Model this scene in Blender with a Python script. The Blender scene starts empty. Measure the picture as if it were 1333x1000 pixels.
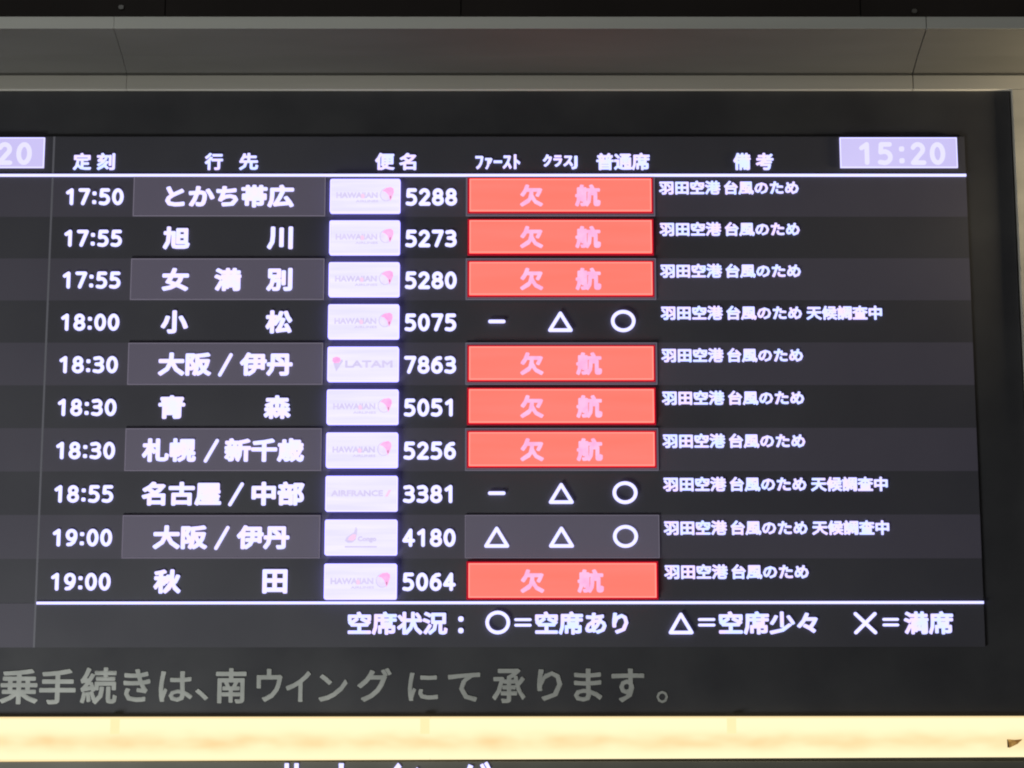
import bpy, math, random
from mathutils import Matrix, Vector
random.seed(7)
C = bpy.context.scene.collection
scn = bpy.context.scene

# ------------------------------------------------------------------ camera
cam_d = bpy.data.cameras.new("camera")
cam_d.sensor_fit = 'HORIZONTAL'
cam_d.sensor_width = 36.0
cam_d.lens = 2400.0 / 1333.0 * 36.0
cam_d.clip_start = 0.05
cam_d.clip_end = 100
cam = bpy.data.objects.new("camera", cam_d)
C.objects.link(cam)
cam.location = (1.0692, -4.2076, -1.1749)
pitch, yaw, roll = math.radians(9.1473), math.radians(0.1487), math.radians(-0.0447)
cam.rotation_euler = (Matrix.Rotation(-yaw, 3, 'Z') @ Matrix.Rotation(math.pi / 2 + pitch, 3, 'X')
                      @ Matrix.Rotation(roll, 3, 'Z')).to_euler()
scn.camera = cam

# ------------------------------------------------------------------ world, lamps, exposure
w = bpy.data.worlds.new("World")
scn.world = w
w.use_nodes = True
bg = w.node_tree.nodes["Background"]
bg.inputs[0].default_value = (1.0, 0.95, 0.86, 1)      # dim warm hall all round
bg.inputs[1].default_value = 0.04

def area_lamp(name, loc, target, size, size_y, power, col, spread=180):
    d = bpy.data.lights.new(name, 'AREA')
    d.shape = 'RECTANGLE'
    d.size, d.size_y, d.energy, d.color = size, size_y, power, col
    o = bpy.data.objects.new(name, d)
    C.objects.link(o)
    o.location = loc
    d.spread = math.radians(spread)
    o.rotation_euler = (Vector(target) - Vector(loc)).to_track_quat('-Z', 'Y').to_euler()
    return o

# hall ceiling lamp behind and above the viewer, an unseen warm lamp round the right corner, aimed up at the soffit
area_lamp("hall_lamp", (-3.0, -6.0, 3.2), (0.6, 0, -0.6), 3.0, 1.2, 14, (0.95, 0.98, 1.0))
area_lamp("glare_fill_lamp", (-0.55, -1.35, -2.85), (0.6, 0, -1.1), 1.0, 0.5, 56, (0.97, 1.0, 0.97))  # unseen lamp added low in front, imitating veiling glare at the lower left
area_lamp("corner_lamp", (2.72, -0.125, -0.16), (2.30, -0.09, 0.28), 0.10, 0.10, 5.0, (1.0, 0.84, 0.56))

scn.view_settings.view_transform = 'Standard'
try:
    scn.view_settings.look = 'None'
except Exception:
    pass
scn.view_settings.exposure = 0
scn.view_settings.gamma = 1
scn.cycles.filter_width = 2.0            # soft phone lens
scn.cycles.use_denoising = True

# ------------------------------------------------------------------ materials
def nodes(name):
    m = bpy.data.materials.new(name)
    m.use_nodes = True
    nt = m.node_tree
    nt.nodes.clear()
    return m, nt, nt.nodes.new('ShaderNodeOutputMaterial')

def noise_mix(nt, c1, c2, scale, stretch=(1, 1, 1), detail=2.0, lo=0.35, hi=0.65):
    tc = nt.nodes.new('ShaderNodeTexCoord')
    mp = nt.nodes.new('ShaderNodeMapping')
    mp.inputs['Scale'].default_value = stretch
    nz = nt.nodes.new('ShaderNodeTexNoise')
    nz.inputs['Scale'].default_value = scale
    nz.inputs['Detail'].default_value = detail
    rp = nt.nodes.new('ShaderNodeValToRGB')
    rp.color_ramp.elements[0].position = lo
    rp.color_ramp.elements[1].position = hi
    rp.color_ramp.elements[0].color = (*c1, 1)
    rp.color_ramp.elements[1].color = (*c2, 1)
    nt.links.new(tc.outputs['Object'], mp.inputs[0])
    nt.links.new(mp.outputs[0], nz.inputs['Vector'])
    nt.links.new(nz.outputs['Fac'], rp.inputs[0])
    return rp.outputs[0]

def emit(name, c1, c2=None, scale=40, stretch=(1, 1, 1), strength=1.0):
    m, nt, out = nodes(name)
    e = nt.nodes.new('ShaderNodeEmission')
    e.inputs[1].default_value = strength
    if c2 is None:
        e.inputs[0].default_value = (*c1, 1)
    else:
        nt.links.new(noise_mix(nt, c1, c2, scale, stretch), e.inputs[0])
    nt.links.new(e.outputs[0], out.inputs[0])
    return m

def solid(name, c1, c2=None, rough=0.6, metal=0.0, scale=8, stretch=(1, 1, 1), glow=None, spec=0.5, bump=0.0):
    m, nt, out = nodes(name)
    b = nt.nodes.new('ShaderNodeBsdfPrincipled')
    b.inputs['Roughness'].default_value = rough
    b.inputs['Metallic'].default_value = metal
    b.inputs['Specular IOR Level'].default_value = spec
    if c2 is None:
        b.inputs['Base Color'].default_value = (*c1, 1)
    else:
        nt.links.new(noise_mix(nt, c1, c2, scale, stretch, 4.0), b.inputs['Base Color'])
    if glow:
        b.inputs['Emission Color'].default_value = (*glow, 1)
        b.inputs['Emission Strength'].default_value = 1.0
    if bump:
        tc = nt.nodes.new('ShaderNodeTexCoord')
        nz = nt.nodes.new('ShaderNodeTexNoise')
        nz.inputs['Scale'].default_value = 90
        bp = nt.nodes.new('ShaderNodeBump')
        bp.inputs['Strength'].default_value = bump
        bp.inputs['Distance'].default_value = 0.002
        nt.links.new(tc.outputs['Object'], nz.inputs['Vector'])
        nt.links.new(nz.outputs['Fac'], bp.inputs['Height'])
        nt.links.new(bp.outputs[0], b.inputs['Normal'])
    nt.links.new(b.outputs[0], out.inputs[0])
    return m

M = {}
M['white'] = emit('display_white', (1.0, 0.95, 1.75), (0.96, 0.97, 1.9), 30)
M['kanji'] = emit('display_kanji', (1.02, 0.90, 1.6), (0.93, 0.94, 1.8), 45)
M['remark'] = emit('display_remark', (1.02, 0.84, 1.6), (0.80, 0.93, 1.9), 28)
M['badge'] = emit('badge_face', (0.84, 0.80, 1.02), (0.95, 0.90, 1.12), 2.6, (1.5, 1, 24))
M['badge_rim'] = emit('badge_rim', (0.98, 0.90, 2.9))
M['logo_lilac'] = emit('logo_lilac', (0.69, 0.62, 0.91), (0.76, 0.68, 0.97), 30)
M['logo_pink'] = emit('logo_pink', (1.05, 0.42, 0.85), (1.1, 0.55, 0.92), 60)
M['logo_faint'] = emit('logo_faint_pink', (0.98, 0.66, 0.92))
M['logo_faint2'] = emit('logo_pale_lilac', (0.86, 0.76, 1.1), (0.93, 0.86, 1.2), 60)
M['logo_dark'] = emit('logo_magenta', (0.62, 0.25, 0.45))
M['red'] = emit('cancelled_red', (2.3, 0.215, 0.165), (2.5, 0.235, 0.19), 2.0, (1, 1, 12))
M['red_edge'] = emit('cancelled_edge', (2.6, 0.36, 0.30))
M['red_glow_ring'] = emit('cancelled_glow_ring', (0.46, 0.005, 0.022))
M['red_text'] = emit('cancelled_pink', (1.05, 0.47, 0.78), (1.05, 0.56, 0.86), 50)
M['clock'] = emit('clock_lilac', (0.60, 0.545, 0.92), (0.66, 0.60, 0.97), 3)
M['clock_digit'] = emit('clock_digit', (0.84, 0.81, 1.06))
scr = dict(rough=0.55, spec=0.25)
M['row_light'] = solid('screen_row_light', (0.090, 0.087, 0.102), (0.106, 0.102, 0.118), glow=(0.0135, 0.0115, 0.0190), scale=3, **scr)
M['row_dark'] = solid('screen_row_dark', (0.082, 0.081, 0.092), (0.098, 0.097, 0.108), glow=(0.0015, 0.0012, 0.0035), scale=3, **scr)
M['header'] = solid('screen_header', (0.084, 0.084, 0.095), (0.098, 0.098, 0.110), glow=(0.0020, 0.0016, 0.0040), scale=3, **scr)
M['cell'] = solid('screen_cell', (0.105, 0.100, 0.118), (0.115, 0.110, 0.128), glow=(0.055, 0.047, 0.072), scale=4, **scr)
M['cell_edge'] = emit('screen_cell_edge', (0.165, 0.148, 0.195))
M['divider'] = solid('screen_divider', (0.10, 0.10, 0.11), glow=(0.055, 0.055, 0.065), **scr)
M['housing'] = solid('housing_black', (0.052, 0.052, 0.059), (0.072, 0.072, 0.078), rough=0.5, spec=0.3, scale=5)
M['lettering'] = solid('grey_lettering', (0.38, 0.39, 0.37), (0.47, 0.48, 0.455), rough=0.6, scale=20)
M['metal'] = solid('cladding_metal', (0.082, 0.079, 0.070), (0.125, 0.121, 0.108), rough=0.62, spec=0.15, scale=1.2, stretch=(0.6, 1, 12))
M['trim'] = solid('trim_metal', (0.52, 0.50, 0.44), (0.64, 0.61, 0.54), rough=0.5, metal=0.1, scale=1.5, stretch=(0.6, 1, 8))
M['rail'] = solid('rail_metal', (0.76, 0.77, 0.71), (0.84, 0.84, 0.78), rough=0.45, metal=0.1, scale=2, stretch=(0.6, 1, 8))
M['ceil'] = solid('ceiling_dark', (0.070, 0.058, 0.054), (0.095, 0.080, 0.074), rough=0.6, scale=3, bump=0.2)
M['seam'] = solid('seam_dark', (0.03, 0.03, 0.03), rough=0.8)
M['screw'] = solid('screw_metal', (0.5, 0.5, 0.48), rough=0.4, metal=0.5)
M['paper'] = solid('torn_paper', (0.62, 0.44, 0.22), (0.34, 0.22, 0.10), rough=0.9, scale=60)
def paper():
    m, nt, out = nodes('backlit_paper')
    c = noise_mix(nt, (0.90, 0.78, 0.52), (0.60, 0.44, 0.24), 70)
    t = nt.nodes.new('ShaderNodeBsdfTranslucent'); d = nt.nodes.new('ShaderNodeBsdfDiffuse'); x = nt.nodes.new('ShaderNodeMixShader')
    x.inputs[0].default_value = 0.3
    nt.links.new(c, t.inputs[0]); nt.links.new(c, d.inputs[0])
    nt.links.new(t.outputs[0], x.inputs[1]); nt.links.new(d.outputs[0], x.inputs[2]); nt.links.new(x.outputs[0], out.inputs[0])
    return m
M['paper'] = paper()
M['paper_dark'] = solid('torn_paper_edge', (0.20, 0.12, 0.05), rough=0.9)
M['lower'] = solid('lower_sign_black', (0.12, 0.12, 0.105), (0.14, 0.14, 0.125), rough=0.5, spec=0.3, scale=5)

def strip_material():
    """Milky acrylic lit from inside: wavy inner reflections are painted as peach blotches along its middle."""
    m, nt, out = nodes('lit_acrylic')
    L = nt.links
    def math_(op, a, b=None):
        n = nt.nodes.new('ShaderNodeMath'); n.operation = op
        for i, v in enumerate((a, b)):
            if v is None: continue
            if isinstance(v, (int, float)): n.inputs[i].default_value = v
            else: L.new(v, n.inputs[i])
        return n.outputs[0]
    tc = nt.nodes.new('ShaderNodeTexCoord')
    sp = nt.nodes.new('ShaderNodeSeparateXYZ')
    L.new(tc.outputs['Object'], sp.inputs[0])
    x, z = sp.outputs[0], sp.outputs[2]
    wob = nt.nodes.new('ShaderNodeTexNoise'); wob.inputs['Scale'].default_value = 9
    L.new(tc.outputs['Object'], wob.inputs['Vector'])
    zz = math_('ADD', z, math_('MULTIPLY', math_('SUBTRACT', wob.outputs['Fac'], 0.5), 0.016))
    d = math_('ABSOLUTE', math_('ADD', zz, 1.3095))
    band = math_('POWER', 2.718, math_('MULTIPLY', math_('MULTIPLY', d, d), -1 / (0.019 ** 2)))
    wave = math_('ADD', math_('MULTIPLY', math_('SINE', math_('MULTIPLY', x, 32.0)), 0.12), 0.66)
    mp = nt.nodes.new('ShaderNodeMapping'); mp.inputs['Scale'].default_value = (1, 1, 2.4)
    L.new(tc.outputs['Object'], mp.inputs[0])
    bl = nt.nodes.new('ShaderNodeTexNoise'); bl.inputs['Scale'].default_value = 14; bl.inputs['Detail'].default_value = 1
    L.new(mp.outputs[0], bl.inputs['Vector'])
    fac = math_('MULTIPLY', band, math_('ADD', wave, math_('MULTIPLY', math_('SUBTRACT', bl.outputs['Fac'], 0.5), 1.1)))
    mix = nt.nodes.new('ShaderNodeMix'); mix.data_type = 'RGBA'; mix.clamp_factor = True
    L.new(fac, mix.inputs[0])
    mix.inputs[6].default_value = (1.15, 1.02, 0.63, 1)
    mix.inputs[7].default_value = (0.99, 0.72, 0.36, 1)  # peach tone stands for reflections inside the acrylic
    rim = math_('MULTIPLY', math_('SUBTRACT', math_('ABSOLUTE', math_('ADD', z, 1.3028)), 0.0425), 150.0)   # amber edges of the acrylic
    mix2 = nt.nodes.new('ShaderNodeMix'); mix2.data_type = 'RGBA'; mix2.clamp_factor = True
    L.new(rim, mix2.inputs[0]); L.new(mix.outputs[2], mix2.inputs[6])
    mix2.inputs[7].default_value = (1.0, 0.74, 0.36, 1)
    e = nt.nodes.new('ShaderNodeEmission')
    L.new(mix2.outputs[2], e.inputs[0])
    L.new(e.outputs[0], out.inputs[0])
    return m
M['strip'] = strip_material()
M['strip_joint'] = emit('lit_acrylic_joint', (1.08, 0.91, 0.49))

# ------------------------------------------------------------------ mesh helpers
class MB:
    """Collects shapes; build() links them as ONE mesh object."""
    def __init__(self):
        self.v, self.f, self.mi, self.mats = [], [], [], []
    def m(self, mat):
        if mat not in self.mats: self.mats.append(mat)
        return self.mats.index(mat)
    def poly(self, vs, fs, mat):
        k = len(self.v); i = self.m(mat)
        self.v += [tuple(p) for p in vs]
        for f in fs:
            self.f.append(tuple(k + a for a in f)); self.mi.append(i)
        return self
    def box(self, x0, x1, z0, z1, y0, y1, mat):
        """y0 is the front (towards the viewer, smaller y)."""
        vs = [(x0, y0, z0), (x1, y0, z0), (x1, y0, z1), (x0, y0, z1), (x0, y1, z0), (x1, y1, z0), (x1, y1, z1), (x0, y1, z1)]
        return self.poly(vs, [(0, 1, 2, 3), (5, 4, 7, 6), (4, 0, 3, 7), (1, 5, 6, 2), (3, 2, 6, 7), (4, 5, 1, 0)], mat)
    def prism(self, pts, y0, y1, mat):
        """pts counter-clockwise in (x, z) as seen from the front."""
        n = len(pts)
        vs = [(p[0], y0, p[1]) for p in pts] + [(p[0], y1, p[1]) for p in pts]
        fs = [tuple(range(n)), tuple(range(2 * n - 1, n - 1, -1))]
        fs += [(i, i + n, (i + 1) % n + n, (i + 1) % n) for i in range(n)]
        return self.poly(vs, fs, mat)
    def round_box(self, x0, x1, z0, z1, r, y0, y1, mat, seg=5):
        pts = []
        for cx, cz, a0 in ((x1 - r, z1 - r, 0), (x0 + r, z1 - r, 90), (x0 + r, z0 + r, 180), (x1 - r, z0 + r, 270)):
            for k in range(seg + 1):
                a = math.radians(a0 + 90 * k / seg)
                pts.append((cx + r * math.cos(a), cz + r * math.sin(a)))
        return self.prism(pts, y0, y1, mat)
    def frame(self, x0, x1, z0, z1, t, y0, y1, mat):
        self.box(x0, x1, z1 - t, z1, y0, y1, mat); self.box(x0, x1, z0, z0 + t, y0, y1, mat)
        self.box(x0, x0 + t, z0 + t, z1 - t, y0, y1, mat); self.box(x1 - t, x1, z0 + t, z1 - t, y0, y1, mat)
        return self
    def stroke(self, pts, wd, y0, y1, mat, closed=False):
        """A line of even width with round ends."""
        r = wd / 2
        ps = list(pts) + ([pts[0]] if closed else [])
        for a, b in zip(ps, ps[1:]):
            t = math.atan2(b[1] - a[1], b[0] - a[0])
            cap = [(b[0] + r * math.cos(t - math.pi / 2 + math.pi * k / 6), b[1] + r * math.sin(t - math.pi / 2 + math.pi * k / 6)) for k in range(7)]
            cap += [(a[0] + r * math.cos(t + math.pi / 2 + math.pi * k / 6), a[1] + r * math.sin(t + math.pi / 2 + math.pi * k / 6)) for k in range(7)]
            self.prism(cap, y0, y1, mat)
        return self
    def text(self, body, x0, x1, z0, z1, weight, y0, y1, mat):
        """Lettering from the built-in font, emboldened, fitted to the box x0..x1, z0..z1."""
        vs, fs, rim = glyphs(body)
        xs = [v[0] for v in vs]; ys = [v[1] for v in vs]
        ax, bx, ay, by = min(xs) , max(xs), min(ys), max(ys)
        r = weight * (z1 - z0)                                   # the same extra stroke weight both ways
        sx, sy = (x1 - x0 - 2 * r) / (bx - ax), (z1 - z0 - 2 * r) / (by - ay)
        out = [(x0 + r + (v[0] - ax) * sx, y0 if v[2] > 0 else y1, z0 + r + (v[1] - ay) * sy) for v in vs]
        self.poly(out, fs, mat)
        if r > 0:
            for n, (i, j) in enumerate(rim):
                a, b = out[i], out[j]
                yc = y0 + 6e-6 * (n + 1)                         # never two faces in one plane
                t = math.atan2(b[2] - a[2], b[0] - a[0])
                cap = [(c[0] + r * math.cos(t + q), yc, c[2] + r * math.sin(t + q)) for c, q in
                       ((b, -1.571), (b, -.785), (b, 0), (b, .785), (b, 1.571), (a, 1.571), (a, 2.356), (a, 3.1416), (a, 3.927), (a, 4.712))]
                self.poly(cap, [tuple(range(10))], mat)
        return self
    def build(self, name, parent=None, label=None, smooth=False):
        me = bpy.data.meshes.new(name)
        me.from_pydata(self.v, [], self.f)
        for m_ in self.mats: me.materials.append(M[m_])
        me.polygons.foreach_set('material_index', self.mi)
        me.update()
        o = bpy.data.objects.new(name, me)
        C.objects.link(o)
        if parent is not None: o.parent = parent
        if label: o['label'] = label
        return o

_cache = {}
def glyphs(body):
    """Vertices, faces and the front rim edges of some lettering in the built-in font."""
    if body not in _cache:
        c = bpy.data.curves.new('lettering', 'FONT')
        c.body = body; c.size = 1.0; c.extrude = 0.05; c.resolution_u = 2
        o = bpy.data.objects.new('lettering', c)
        C.objects.link(o)
        me = bpy.data.meshes.new_from_object(o.evaluated_get(bpy.context.evaluated_depsgraph_get()))
        vs = [tuple(v.co) for v in me.vertices]
        fs = [tuple(p.vertices) for p in me.polygons]
        front = [f for f in fs if all(vs[i][2] > 0 for i in f)]
        key = lambda i: (round(vs[i][0], 5), round(vs[i][1], 5))
        cnt = {}
        for f in front:
            for i, j in zip(f, f[1:] + f[:1]):
                k = frozenset((key(i), key(j)))
                cnt.setdefault(k, []).append((i, j))
        rim = [e[0] for k, e in cnt.items() if len(e) == 1 and len(k) == 2]
        _cache[body] = (vs, fs, rim)
        bpy.data.objects.remove(o); bpy.data.curves.remove(c); bpy.data.meshes.remove(me)
    return _cache[body]

def arc(cx, cy, rx, ry, a0, a1, n=10):
    return [(cx + rx * math.cos(math.radians(a0 + (a1 - a0) * k / n)), cy + ry * math.sin(math.radians(a0 + (a1 - a0) * k / n))) for k in range(n + 1)]

DIGIT = {
    '0': [arc(.5, .5, .47, .5, 0, 360, 18)],
    '1': [[(.12, .80), (.58, 1), (.58, 0)]],
    '2': [arc(.47, .73, .43, .27, 160, -28, 9) + [(.03, 0), (.97, 0)]],
    '3': [[(.06, .95)] + arc(.45, .765, .44, .235, 80, -90, 8) + arc(.45, .265, .50, .265, 90, -90, 8) + [(.02, .05)], [(.22, .53), (.45, .53)]],
    '4': [[(.70, 0), (.70, 1), (.0, .30), (1.0, .30)]],
    '5': [[(.90, 1), (.16, 1), (.11, .57)] + arc(.42, .30, .52, .31, 95, -90, 10) + [(.04, .03)]],
    '6': [[(.86, .98), (.55, .96), (.24, .80), (.07, .55), (.04, .33)], arc(.5, .31, .46, .31, 0, 360, 16)],
    '7': [[(.02, 1), (.98, 1), (.36, 0)]],
    '8': [arc(.5, .76, .40, .24, 0, 360, 14), arc(.5, .26, .48, .26, 0, 360, 16)],
    '9': [[(.14, .02), (.45, .04), (.76, .20), (.93, .45), (.96, .67)], arc(.5, .69, .46, .31, 0, 360, 16)],
}
def digits(mb, s, x0, x1, z0, z1, wd, y0, y1, mat, colon=0.55, gap=0.10):
    units = sum(colon if ch == ':' else 1.0 for ch in s)
    p = (x1 - x0 + gap * (x1 - x0) / units) / units
    x = x0
    for ch in s:
        if ch == ':':
            cx = x + p * (colon - gap) / 2
            for q in (0.18, 0.70):
                zc = z0 + (z1 - z0) * q
                mb.round_box(cx - wd * .56, cx + wd * .56, zc - wd * .56, zc + wd * .56, wd * .35, y0, y1, mat)
            x += p * colon
        else:
            W = p * (1 - gap) - wd; H = z1 - z0 - wd
            for path in DIGIT[ch]:
                mb.stroke([(x + wd / 2 + u * W, z0 + wd / 2 + v * H) for u, v in path], wd, y0, y1, mat)
            x += p
    return mb

def empty(name, loc, label, cat, group=None):
    o = bpy.data.objects.new(name, None)
    C.objects.link(o)
    o.location = (0, 0, 0)
    o.empty_display_size = 0.1
    o['label'], o['category'] = label, cat
    if group: o['group'] = group
    return o

# ------------------------------------------------------------------ the wall behind everything, dark soffit above
wall = MB().box(-2.2, 4.0, -2.6, 1.2, 0.28, 0.34, 'seam').build('wall')
wall['kind'] = 'structure'

FY = -0.14
fascia = empty('dark_fascia', None, 'dark brown matte fascia panels above the pale metal rail', 'fascia')
edges = [-1.35, -0.40, 0.2794, 0.9624, 1.8858, 2.60, 3.30]
for a, b in zip(edges, edges[1:]):
    MB().box(a + 0.0012, b - 0.0012, 0.318, 0.95, FY, FY + 0.03, 'ceil').build('fascia_panel', fascia)
MB().box(-1.35, 3.30, 0.318, 0.95, FY + 0.032, FY + 0.06, 'seam').build('backing', fascia)
for x, z in ((0.1783, 0.3608), (2.0099, 0.3518)):
    MB().round_box(x - .006, x + .006, z - .005, z + .005, .0045, FY - .004, FY - .0005, 'screw').build('screw', fascia)

# ------------------------------------------------------------------ metal surround: rail, sloping soffit, trim, right-hand jamb
sur = empty('metal_surround', None, 'grey beige metal cladding surround with sloping soffit framing the departures board', 'cladding')
xs = [-1.696, 0.168, 2.031, 3.40]
for a, b in zip(xs, xs[1:]):
    a2, b2 = a + (0.0005 if a < 1 else 0.0012), b - (0.0005 if b < 1 else 0.0012)
    MB().box(a2, b2, 0.3015, 0.3295, -0.165, -0.141, 'rail').build('rail', sur)
    # soffit sheet: slopes back and down from the rail to the wall, with a folded lip at its foot
    s = MB()
    prof = [(-0.1645, 0.3010), (-0.066, 0.2700), (-0.012, 0.2475), (-0.012, 0.2440), (0.010, 0.2440), (0.010, 0.2520), (-0.140, 0.3050), (-0.140, 0.3010)]
    n = len(prof)
    vs = [(a2, y, z) for y, z in prof] + [(b2, y, z) for y, z in prof]
    s.poly(vs, [tuple(range(n)), tuple(range(2 * n - 1, n - 1, -1))] + [(i, i + n, (i + 1) % n + n, (i + 1) % n) for i in range(n)], 'metal')
    s.build('soffit_panel', sur)
    MB().box(a2, b2, 0.2082, 0.2418, -0.010, 0.02, 'trim').build('trim_panel', sur)
MB().box(-1.7, 3.40, 0.2105, 0.30, 0.024, 0.05, 'seam').build('backing', sur)
MB().box(2.266, 3.40, -1.2525, 0.2070, -0.010, 0.02, 'trim').build('side_jamb', sur)

# ------------------------------------------------------------------ departures board
board = empty('departures_board', None, 'large black airport departures display with white flight rows and red cancelled boxes', 'departures board')
MB().box(-1.60, 2.2625, -1.2535, 0.2074, 0.004, 0.26, 'housing').build('housing', board)

X1 = 2.150                                   # right end of the listing
Y0 = 0.0                                     # screen face
# header
hd = MB().box(0.0025, X1, 0.003, 0.0945, Y0, 0.0036, 'header').build('header_band', board)
def word(specs, name, parent, mat, weight):
    for body, x0, x1, z0, z1 in specs:
        MB().text(body, x0, x1, z0, z1, weight, -0.003, Y0, mat).build(name, parent)
ht, hb = 0.0540, 0.0122
for spec in ([('定', .047, .090, hb, ht), ('刻', .103, .146, hb, ht)],
             [('行', .357, .400, hb, ht), ('先', .438, .483, hb, ht)],
             [('便', .758, .804, hb, ht), ('名', .815, .855, hb, ht)],
             [('ﾌｧｰｽﾄ', .994, 1.100, .014, .0505)],
             [('ｸﾗｽJ', 1.153, 1.235, .014, .0505)],
             [('普通席', 1.279, 1.405, hb, ht)],
             [('備', 1.602, 1.643, hb, ht), ('考', 1.655, 1.697, hb, ht)]):
    word(spec, 'heading', hd, 'remark', 0.042)

def clock(x0, label):
    c = MB()
    c.box(x0, x0 + .277, .0173, .0915, -0.004, Y0, 'clock')
    c.frame(x0 + .0004, x0 + .2766, .0177, .0911, .0020, -0.0046, -0.004, 'white')
    digits(c, '15:20', x0 + .042, x0 + .249, .0242, .0795, .0108, -0.0062, -0.004, 'clock_digit', colon=0.72, gap=0.16)
    return c.build('clock_panel', board, label)
clock(1.854, 'lilac clock panel reading 15:20 at the right end of the header')
clock(-0.298, 'lilac clock panel of the neighbouring listing at the left edge')

# neighbouring listing on the left: only its bare row ends are in view
MB().box(-1.4, -0.0025, 0.003, 0.0945, Y0, 0.0036, 'header').build('header_band', board)
for k in range(10):
    MB().box(-1.4, -0.0025, -0.1 * (k + 1), -0.1 * k - (0.003 if k == 0 else 0), Y0, 0.0036,
             'row_light' if k % 2 == 0 else 'row_dark').build('neighbour_row', board)
MB().box(-1.4, -0.0025, -1.0995, -1.0005, Y0, 0.0036, 'row_light').build('neighbour_row', board)
MB().box(-0.0022, 0.0022, -1.0995, 0.0945, -0.0006, 0.0036, 'divider').build('divider_line', board)
MB().box(-1.4, X1, -0.0030, 0.0030, -0.003, 0.0036, 'white').build('rule_line', board)
MB().box(0.0024, X1, -1.0030, -0.9970, -0.003, 0.0036, 'white').build('rule_line', board)

# ---- symbols
def sym_tri(mb, cx, z0, z1, w, mat='white', wd=0.0078):
    r = wd / 2
    return mb.stroke([(cx - w / 2 + r * 1.3, z0 + r), (cx + w / 2 - r * 1.3, z0 + r), (cx, z1 - r * 1.6)], wd, -0.006, -0.003, mat, True)
def sym_circ(mb, cx, zc, rx, rz, mat='white', wd=0.0080):
    return mb.stroke(arc(cx, zc, rx - wd / 2, rz - wd / 2, 0, 360, 28)[:-1], wd, -0.006, -0.003, mat, True)

# ---- airline badges
def badge(kind, zt):
    """Rounded white plate with a pale washed-out logo; zt is the top of its row."""
    b = MB()
    x0, x1, z1, z0 = .6540, .8185, zt - .0120, zt - .0930
    W, H = x1 - x0, z1 - z0
    b.round_box(x0, x1, z0, z1, .0045, -0.013, Y0, 'badge_rim')
    b.round_box(x0 + .0028, x1 - .0028, z0 + .0028, z1 - .0028, .003, -0.0134, -0.013, 'badge')
    U = lambda u: x0 + u * W
    V = lambda v: z1 - v * H
    yf, yb = -0.0142, -0.0134
    T = lambda s, u0, u1, v0, v1, m_='logo_lilac', wt=0.06: b.text(s, U(u0), U(u1), V(v1), V(v0), wt, yf, yb, m_)
    P = lambda pts, m_, y=yf: b.prism([(U(u), V(v)) for u, v in pts], y, yb, m_)
    if kind == 'hawaiian':
        T('HAWAIIAN', .09, .68, .40, .575)
        T('AIRLINES', .37, .69, .63, .70)
        b.stroke([(U(.80) + .0135 * math.cos(a), V(.475) + .0150 * math.sin(a)) for a in [math.radians(100 + 26 * k) for k in range(9)]], .0022, yf, yb, 'logo_lilac')
        P([(.72, .40), (.75, .31), (.80, .28), (.86, .30), (.885, .42), (.88, .56), (.84, .66), (.80, .68), (.76, .62), (.725, .50)][::-1], 'logo_faint2')
        P([(.86, .66), (.885, .55), (.91, .40), (.905, .30), (.87, .25), (.80, .27), (.745, .36), (.79, .39), (.83, .47)][::-1], 'logo_pink', yf - .0003)
        P([(.84, .40), (.865, .44), (.885, .52), (.87, .60), (.845, .56)], 'logo_pink', yf - .0006)
        P([(.852, .52), (.872, .50), (.872, .585), (.858, .60)], 'logo_dark', yf - .0009)
        P([(.44, .47), (.47, .44), (.50, .50), (.49, .58), (.45, .585)], 'logo_faint', yf - .0006)
    elif kind == 'latam':
        T('LATAM', .25, .915, .40, .61)
        P([(.075, .33), (.12, .29), (.175, .32), (.19, .40), (.16, .47), (.10, .48), (.07, .42)], 'logo_pink', yf - .0003)
        P([(.085, .47), (.17, .47), (.205, .36), (.22, .42), (.125, .72)][::-1], 'logo_lilac')
    elif kind == 'airfrance':
        T('AIRFRANCE', .08, .80, .405, .58)
        P([(.825, .59), (.865, .59), (.915, .40), (.875, .40)], 'logo_faint')
    else:
        P([(.28, .60), (.30, .50), (.36, .42), (.405, .36), (.43, .20), (.45, .28), (.445, .40), (.43, .56), (.38, .65), (.32, .65)][::-1], 'logo_lilac')
        P([(.32, .58), (.335, .49), (.39, .41), (.435, .42), (.43, .54), (.39, .60)], 'logo_faint', yf - .0003)
        T('Congo', .455, .715, .47, .65)
        b.box(U(.28), U(.72), V(.785), V(.745), yf, yb, 'logo_lilac')
    return b

SHORT = ('羽田空港', '台風のため')
flights = [
    ('17:50', [('とかち帯広', .267, .569)], 'hawaiian', '5288', None, False),
    ('17:55', [('旭', .264, .327), ('川', .5075, .568)], 'hawaiian', '5273', None, False),
    ('17:55', [('女', .265, .328), ('満', .387, .450), ('別', .508, .569)], 'hawaiian', '5280', None, False),
    ('18:00', [('小', .265, .328), ('松', .508, .570)], 'hawaiian', '5075', '-TO', True),
    ('18:30', [('大阪', .262, .385), ('/', .401, .434), ('伊丹', .451, .573)], 'latam', '7863', None, False),
    ('18:30', [('青', .265, .327), ('森', .508, .570)], 'hawaiian', '5051', None, False),
    ('18:30', [('札幌', .231, .355), ('/', .373, .407), ('新千歳', .420, .603)], 'hawaiian', '5256', None, False),
    ('18:55', [('名古屋', .233, .415), ('/', .431, .466), ('中部', .484, .605)], 'airfrance', '3381', '-TO', True),
    ('19:00', [('大阪', .262, .386), ('/', .402, .436), ('伊丹', .453, .573)], 'swoosh', '4180', 'TTO', True),
    ('19:00', [('秋', .266, .328), ('田', .513, .570)], 'hawaiian', '5064', None, False),
]
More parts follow.
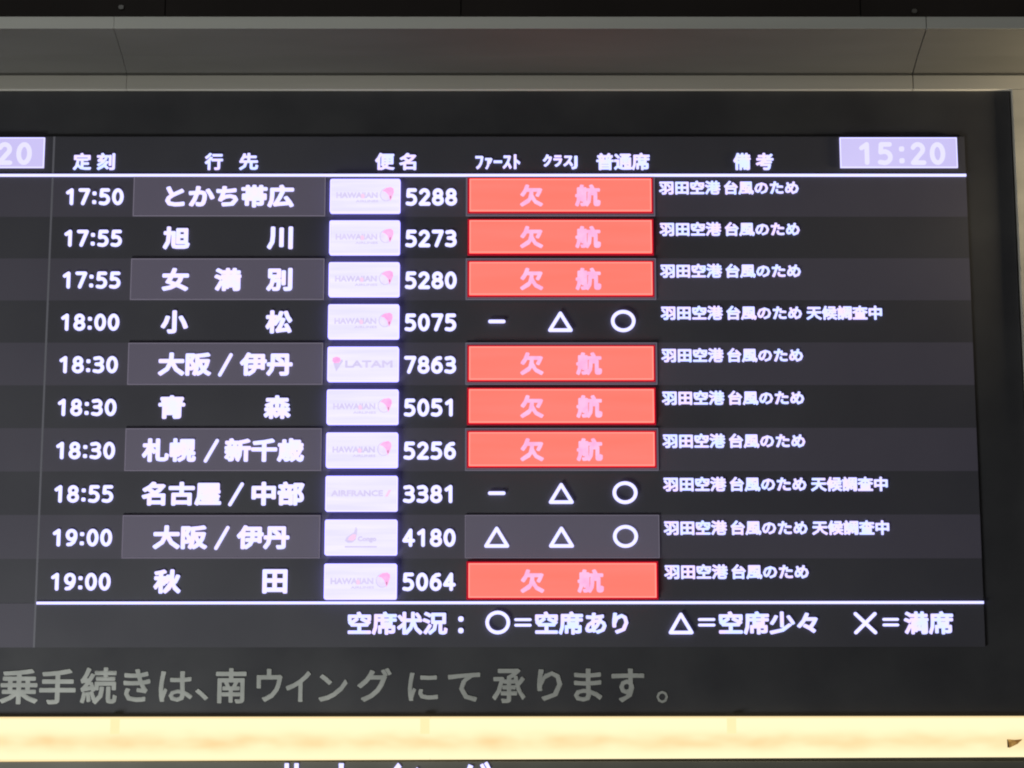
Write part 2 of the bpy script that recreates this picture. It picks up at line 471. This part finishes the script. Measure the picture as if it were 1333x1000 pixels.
for k, (tm, dest, air, num, seats, extra) in enumerate(flights):
    zt = -0.1 * k
    zb = zt - 0.1
    odd = k % 2 == 0
    state = 'seat symbols' if seats else 'a red cancelled box'
    row = MB().box(0.0025, X1, zb + (0.003 if k == 9 else 0), zt - (0.003 if k == 0 else 0), Y0, 0.0036, 'row_light' if odd else 'row_dark').build(
        'flight_row', board, 'row of flight %s at %s with %s' % (num, tm, state))
    digits(MB(), tm, .0310, .1690, zt - .0720, zt - .0318, .0079, -0.003, Y0, 'white', colon=0.55).build('departure_time', row)
    dy0, dy1 = (-0.006, -0.003) if odd else (-0.003, Y0)
    if odd:
        c = MB().box(.1915, .6425, zb + .0008, zt - (.0036 if k == 0 else .0008), -0.003, Y0, 'cell')
        c.frame(.1915, .6425, zb + .0008, zt - (.0036 if k == 0 else .0008), .0022, -0.0036, -0.003, 'cell_edge')
        c.build('destination_cell', row)
    for body, x0, x1 in dest:
        d = MB()
        if body == '/':
            d.stroke([(x0 + .004, zt - .0765), (x1 - .004, zt - .0295)], .0078, dy0, dy1, 'kanji')
        else:
            d.text(body, x0, x1, zt - .0790, zt - .0240, 0.052, dy0, dy1, 'kanji')
        d.build('destination_slash' if body == '/' else 'destination_name', row)
    badge(air, zt).build('airline_badge', row)
    digits(MB(), num, .8300, .9520, zt - .0733, zt - .0318, .0084, -0.003, Y0, 'white', gap=0.07).build('flight_number', row)
    if odd:
        c = MB().box(.9725, 1.4160, zb + .0008, zt - (.0036 if k == 0 else .0008), -0.003, Y0, 'cell')
        c.frame(.9725, 1.4160, zb + .0008, zt - (.0036 if k == 0 else .0008), .0016, -0.0036, -0.003, 'cell_edge')
        c.build('status_cell', row)
    if seats is None:
        s = MB().box(.9765, 1.4115, zt - .0930, zt - .0068, -0.0045, Y0, 'red_glow_ring')  # dark red border ring, painting the box's glow onto the screen
        s.box(.9810, 1.4070, zt - .0890, zt - .0110, -0.0105, -0.0045, 'red')
        s.frame(.9812, 1.4068, zt - .0888, zt - .0112, .0028, -0.0110, -0.0105, 'red_edge')
        s.text('欠', 1.099, 1.153, zt - .0785, zt - .0250, 0.048, -0.0120, -0.0105, 'red_text')
        s.text('航', 1.228, 1.288, zt - .0785, zt - .0250, 0.048, -0.0120, -0.0105, 'red_text')
        s.build('cancelled_box', row)
    else:
        for ch, cx in zip(seats, (1.0450, 1.1925, 1.3385)):
            sm = MB()
            if ch == '-':
                sm.stroke([(cx - .016, zt - .0510), (cx + .016, zt - .0510)], .0080, -0.006, -0.003, 'white')
            elif ch == 'T':
                sym_tri(sm, cx, zt - .0755, zt - .0255, .059)
            else:
                sym_circ(sm, cx, zt - .0500, .0285, .0260)
            sm.build('seat_symbol', row)
    r = MB()
    r.text('羽田空港', 1.4260, 1.5705, zt - .0470, zt - .0135, 0.046, -0.003, Y0, 'remark')
    r.text('台風のため', 1.5790, 1.7545, zt - .0470, zt - .0135, 0.046, -0.003, Y0, 'remark')
    if extra:
        r.text('天候調査中', 1.7650, 1.9410, zt - .0470, zt - .0135, 0.046, -0.003, Y0, 'remark')
    r.build('remark_text', row)

# ---- legend
lg = MB().box(0.0025, X1, -1.0995, -1.0030, Y0, 0.0036, 'row_dark').build('legend_band', board)
q0, q1 = -1.0718, -1.0198
MB().text('空席状況', .708, .934, q0, q1, 0.042, -0.003, Y0, 'remark').build('legend_heading', lg)
mb = MB()
for z in (-1.0365, -1.0625): mb.round_box(.958, .970, z - .006, z + .006, .005, -0.003, Y0, 'white')
mb.build('colon', lg)
def eq(mb, x0, x1):
    for z in (-1.0380, -1.0505): mb.stroke([(x0 + .004, z), (x1 - .004, z)], .0062, -0.003, Y0, 'white')
mb = MB(); sym_circ(mb, 1.0475, -1.0445, .0280, .0265); eq(mb, 1.084, 1.125)
mb.text('空席あり', 1.132, 1.343, q0, q1, 0.042, -0.003, Y0, 'remark').build('legend_entry', lg)
mb = MB(); sym_tri(mb, 1.462, -1.0712, -1.0205, .058); eq(mb, 1.500, 1.541)
mb.text('空席少々', 1.548, 1.772, q0, q1, 0.042, -0.003, Y0, 'remark').build('legend_entry', lg)
mb = MB(); mb.stroke([(1.858, -1.0675), (1.902, -1.0255)], .0078, -0.003, Y0, 'white').stroke([(1.858, -1.0255), (1.902, -1.0675)], .0078, -0.003, Y0, 'white')
eq(mb, 1.918, 1.957)
mb.text('満席', 1.967, 2.079, q0, q1, 0.042, -0.003, Y0, 'remark').build('legend_entry', lg)

# ---- grey lettering stuck on the housing under the screen
def zz(y): return -1.1476 - (y - 871.0) * (1.2245 - 1.1476) / 45.0
for ch, x0, x1, t, b in (('乗', -.074, .012, 871, 917), ('手', .015, .097, 871, 917), ('続', .107, .190, 869, 917), ('き', .204, .265, 871, 914),
                         ('は', .284, .360, 874, 914), ('、', .366, .396, 897, 912), ('南', .412, .481, 870, 916), ('ウ', .504, .562, 871, 914),
                         ('イ', .570, .626, 874, 914), ('ン', .644, .709, 878, 914), ('グ', .731, .808, 870, 914), ('に', .845, .913, 876, 913),
                         ('て', .935, 1.008, 876, 914), ('承', 1.035, 1.110, 871, 916), ('り', 1.136, 1.193, 872, 913), ('ま', 1.219, 1.283, 871, 914),
                         ('す', 1.304, 1.378, 871, 915), ('。', 1.405, 1.431, 900, 916)):
    MB().text(ch, x0, x1, zz(b), zz(t), 0.026, 0.0028, 0.004, 'lettering').build('notice_character', board, 'grey character of the notice under the screen')

# ------------------------------------------------------------------ warm lit strip under the board
strip = empty('light_strip', None, 'warm yellow glowing light strip below the departures board', 'light strip')
cuts = [-1.19, -0.492, 0.2025, 0.896, 1.583, 2.277, 2.97]
for a, b in zip(cuts, cuts[1:]):
    lo = lambda x: -1.3525 + 0.0036 * (x + 0.1)          # the strip hangs a little lower at the left
    p = MB()
    prof = [(0.02, 0), (-0.002, 0), (-0.008, .004), (-0.010, .012), (-0.010, -1.2660), (-0.008, -1.2580), (-0.002, -1.2542), (0.02, -1.2542)]
    n = len(prof)
    vs = [(e, y, z if z < -1 else lo(e) + z) for e in (a + .0006, b - .0006) for y, z in prof]
    p.poly(vs, [tuple(range(n)), tuple(range(2 * n - 1, n - 1, -1))] + [(i, i + n, (i + 1) % n + n, (i + 1) % n) for i in range(n)], 'strip')
    p.box(b - .022, b - .0012, -1.292, -1.2565, -0.0106, -0.009, 'strip_joint')
    p.build('diffuser_panel', strip)
MB().box(-1.19, 2.97, -1.3515, -1.2540, 0.021, 0.20, 'housing').build('lamp_housing', strip)

torn = MB()
torn.prism([(2.187, -1.3215), (2.192, -1.3235), (2.2005, -1.3195), (2.210, -1.3150), (2.222, -1.3045), (2.2050, -1.3060), (2.187, -1.3045)], -0.0120, -0.0119, 'paper')
torn.prism([(2.1872, -1.3230), (2.1912, -1.3228), (2.1898, -1.3120), (2.1880, -1.3050), (2.1868, -1.3050)], -0.0124, -0.0122, 'paper_dark')
t = torn.build('torn_label')
t['label'] = 'small brown torn scrap of label stuck on the glowing strip'
t['category'] = 'label'

# ------------------------------------------------------------------ lower sign, only its upper edge in view
low = empty('lower_sign', None, 'black sign panel under the light strip with white letter tops showing', 'sign')
MB().box(-1.60, 3.40, -1.85, -1.3532, 0.004, 0.22, 'lower').build('sign_panel', low)
b = MB()
for ch, x0, x1, t_ in (('北', .545, .632, -1.3562), ('ウ', .664, .734, -1.3565), ('イ', .762, .832, -1.3560), ('ン', .858, .930, -1.366), ('グ', .952, 1.032, -1.3535)):
    b.text(ch, x0, x1, t_ - .094, t_, 0.016, 0.0005, 0.004, 'white')
b.build('sign_lettering', low)
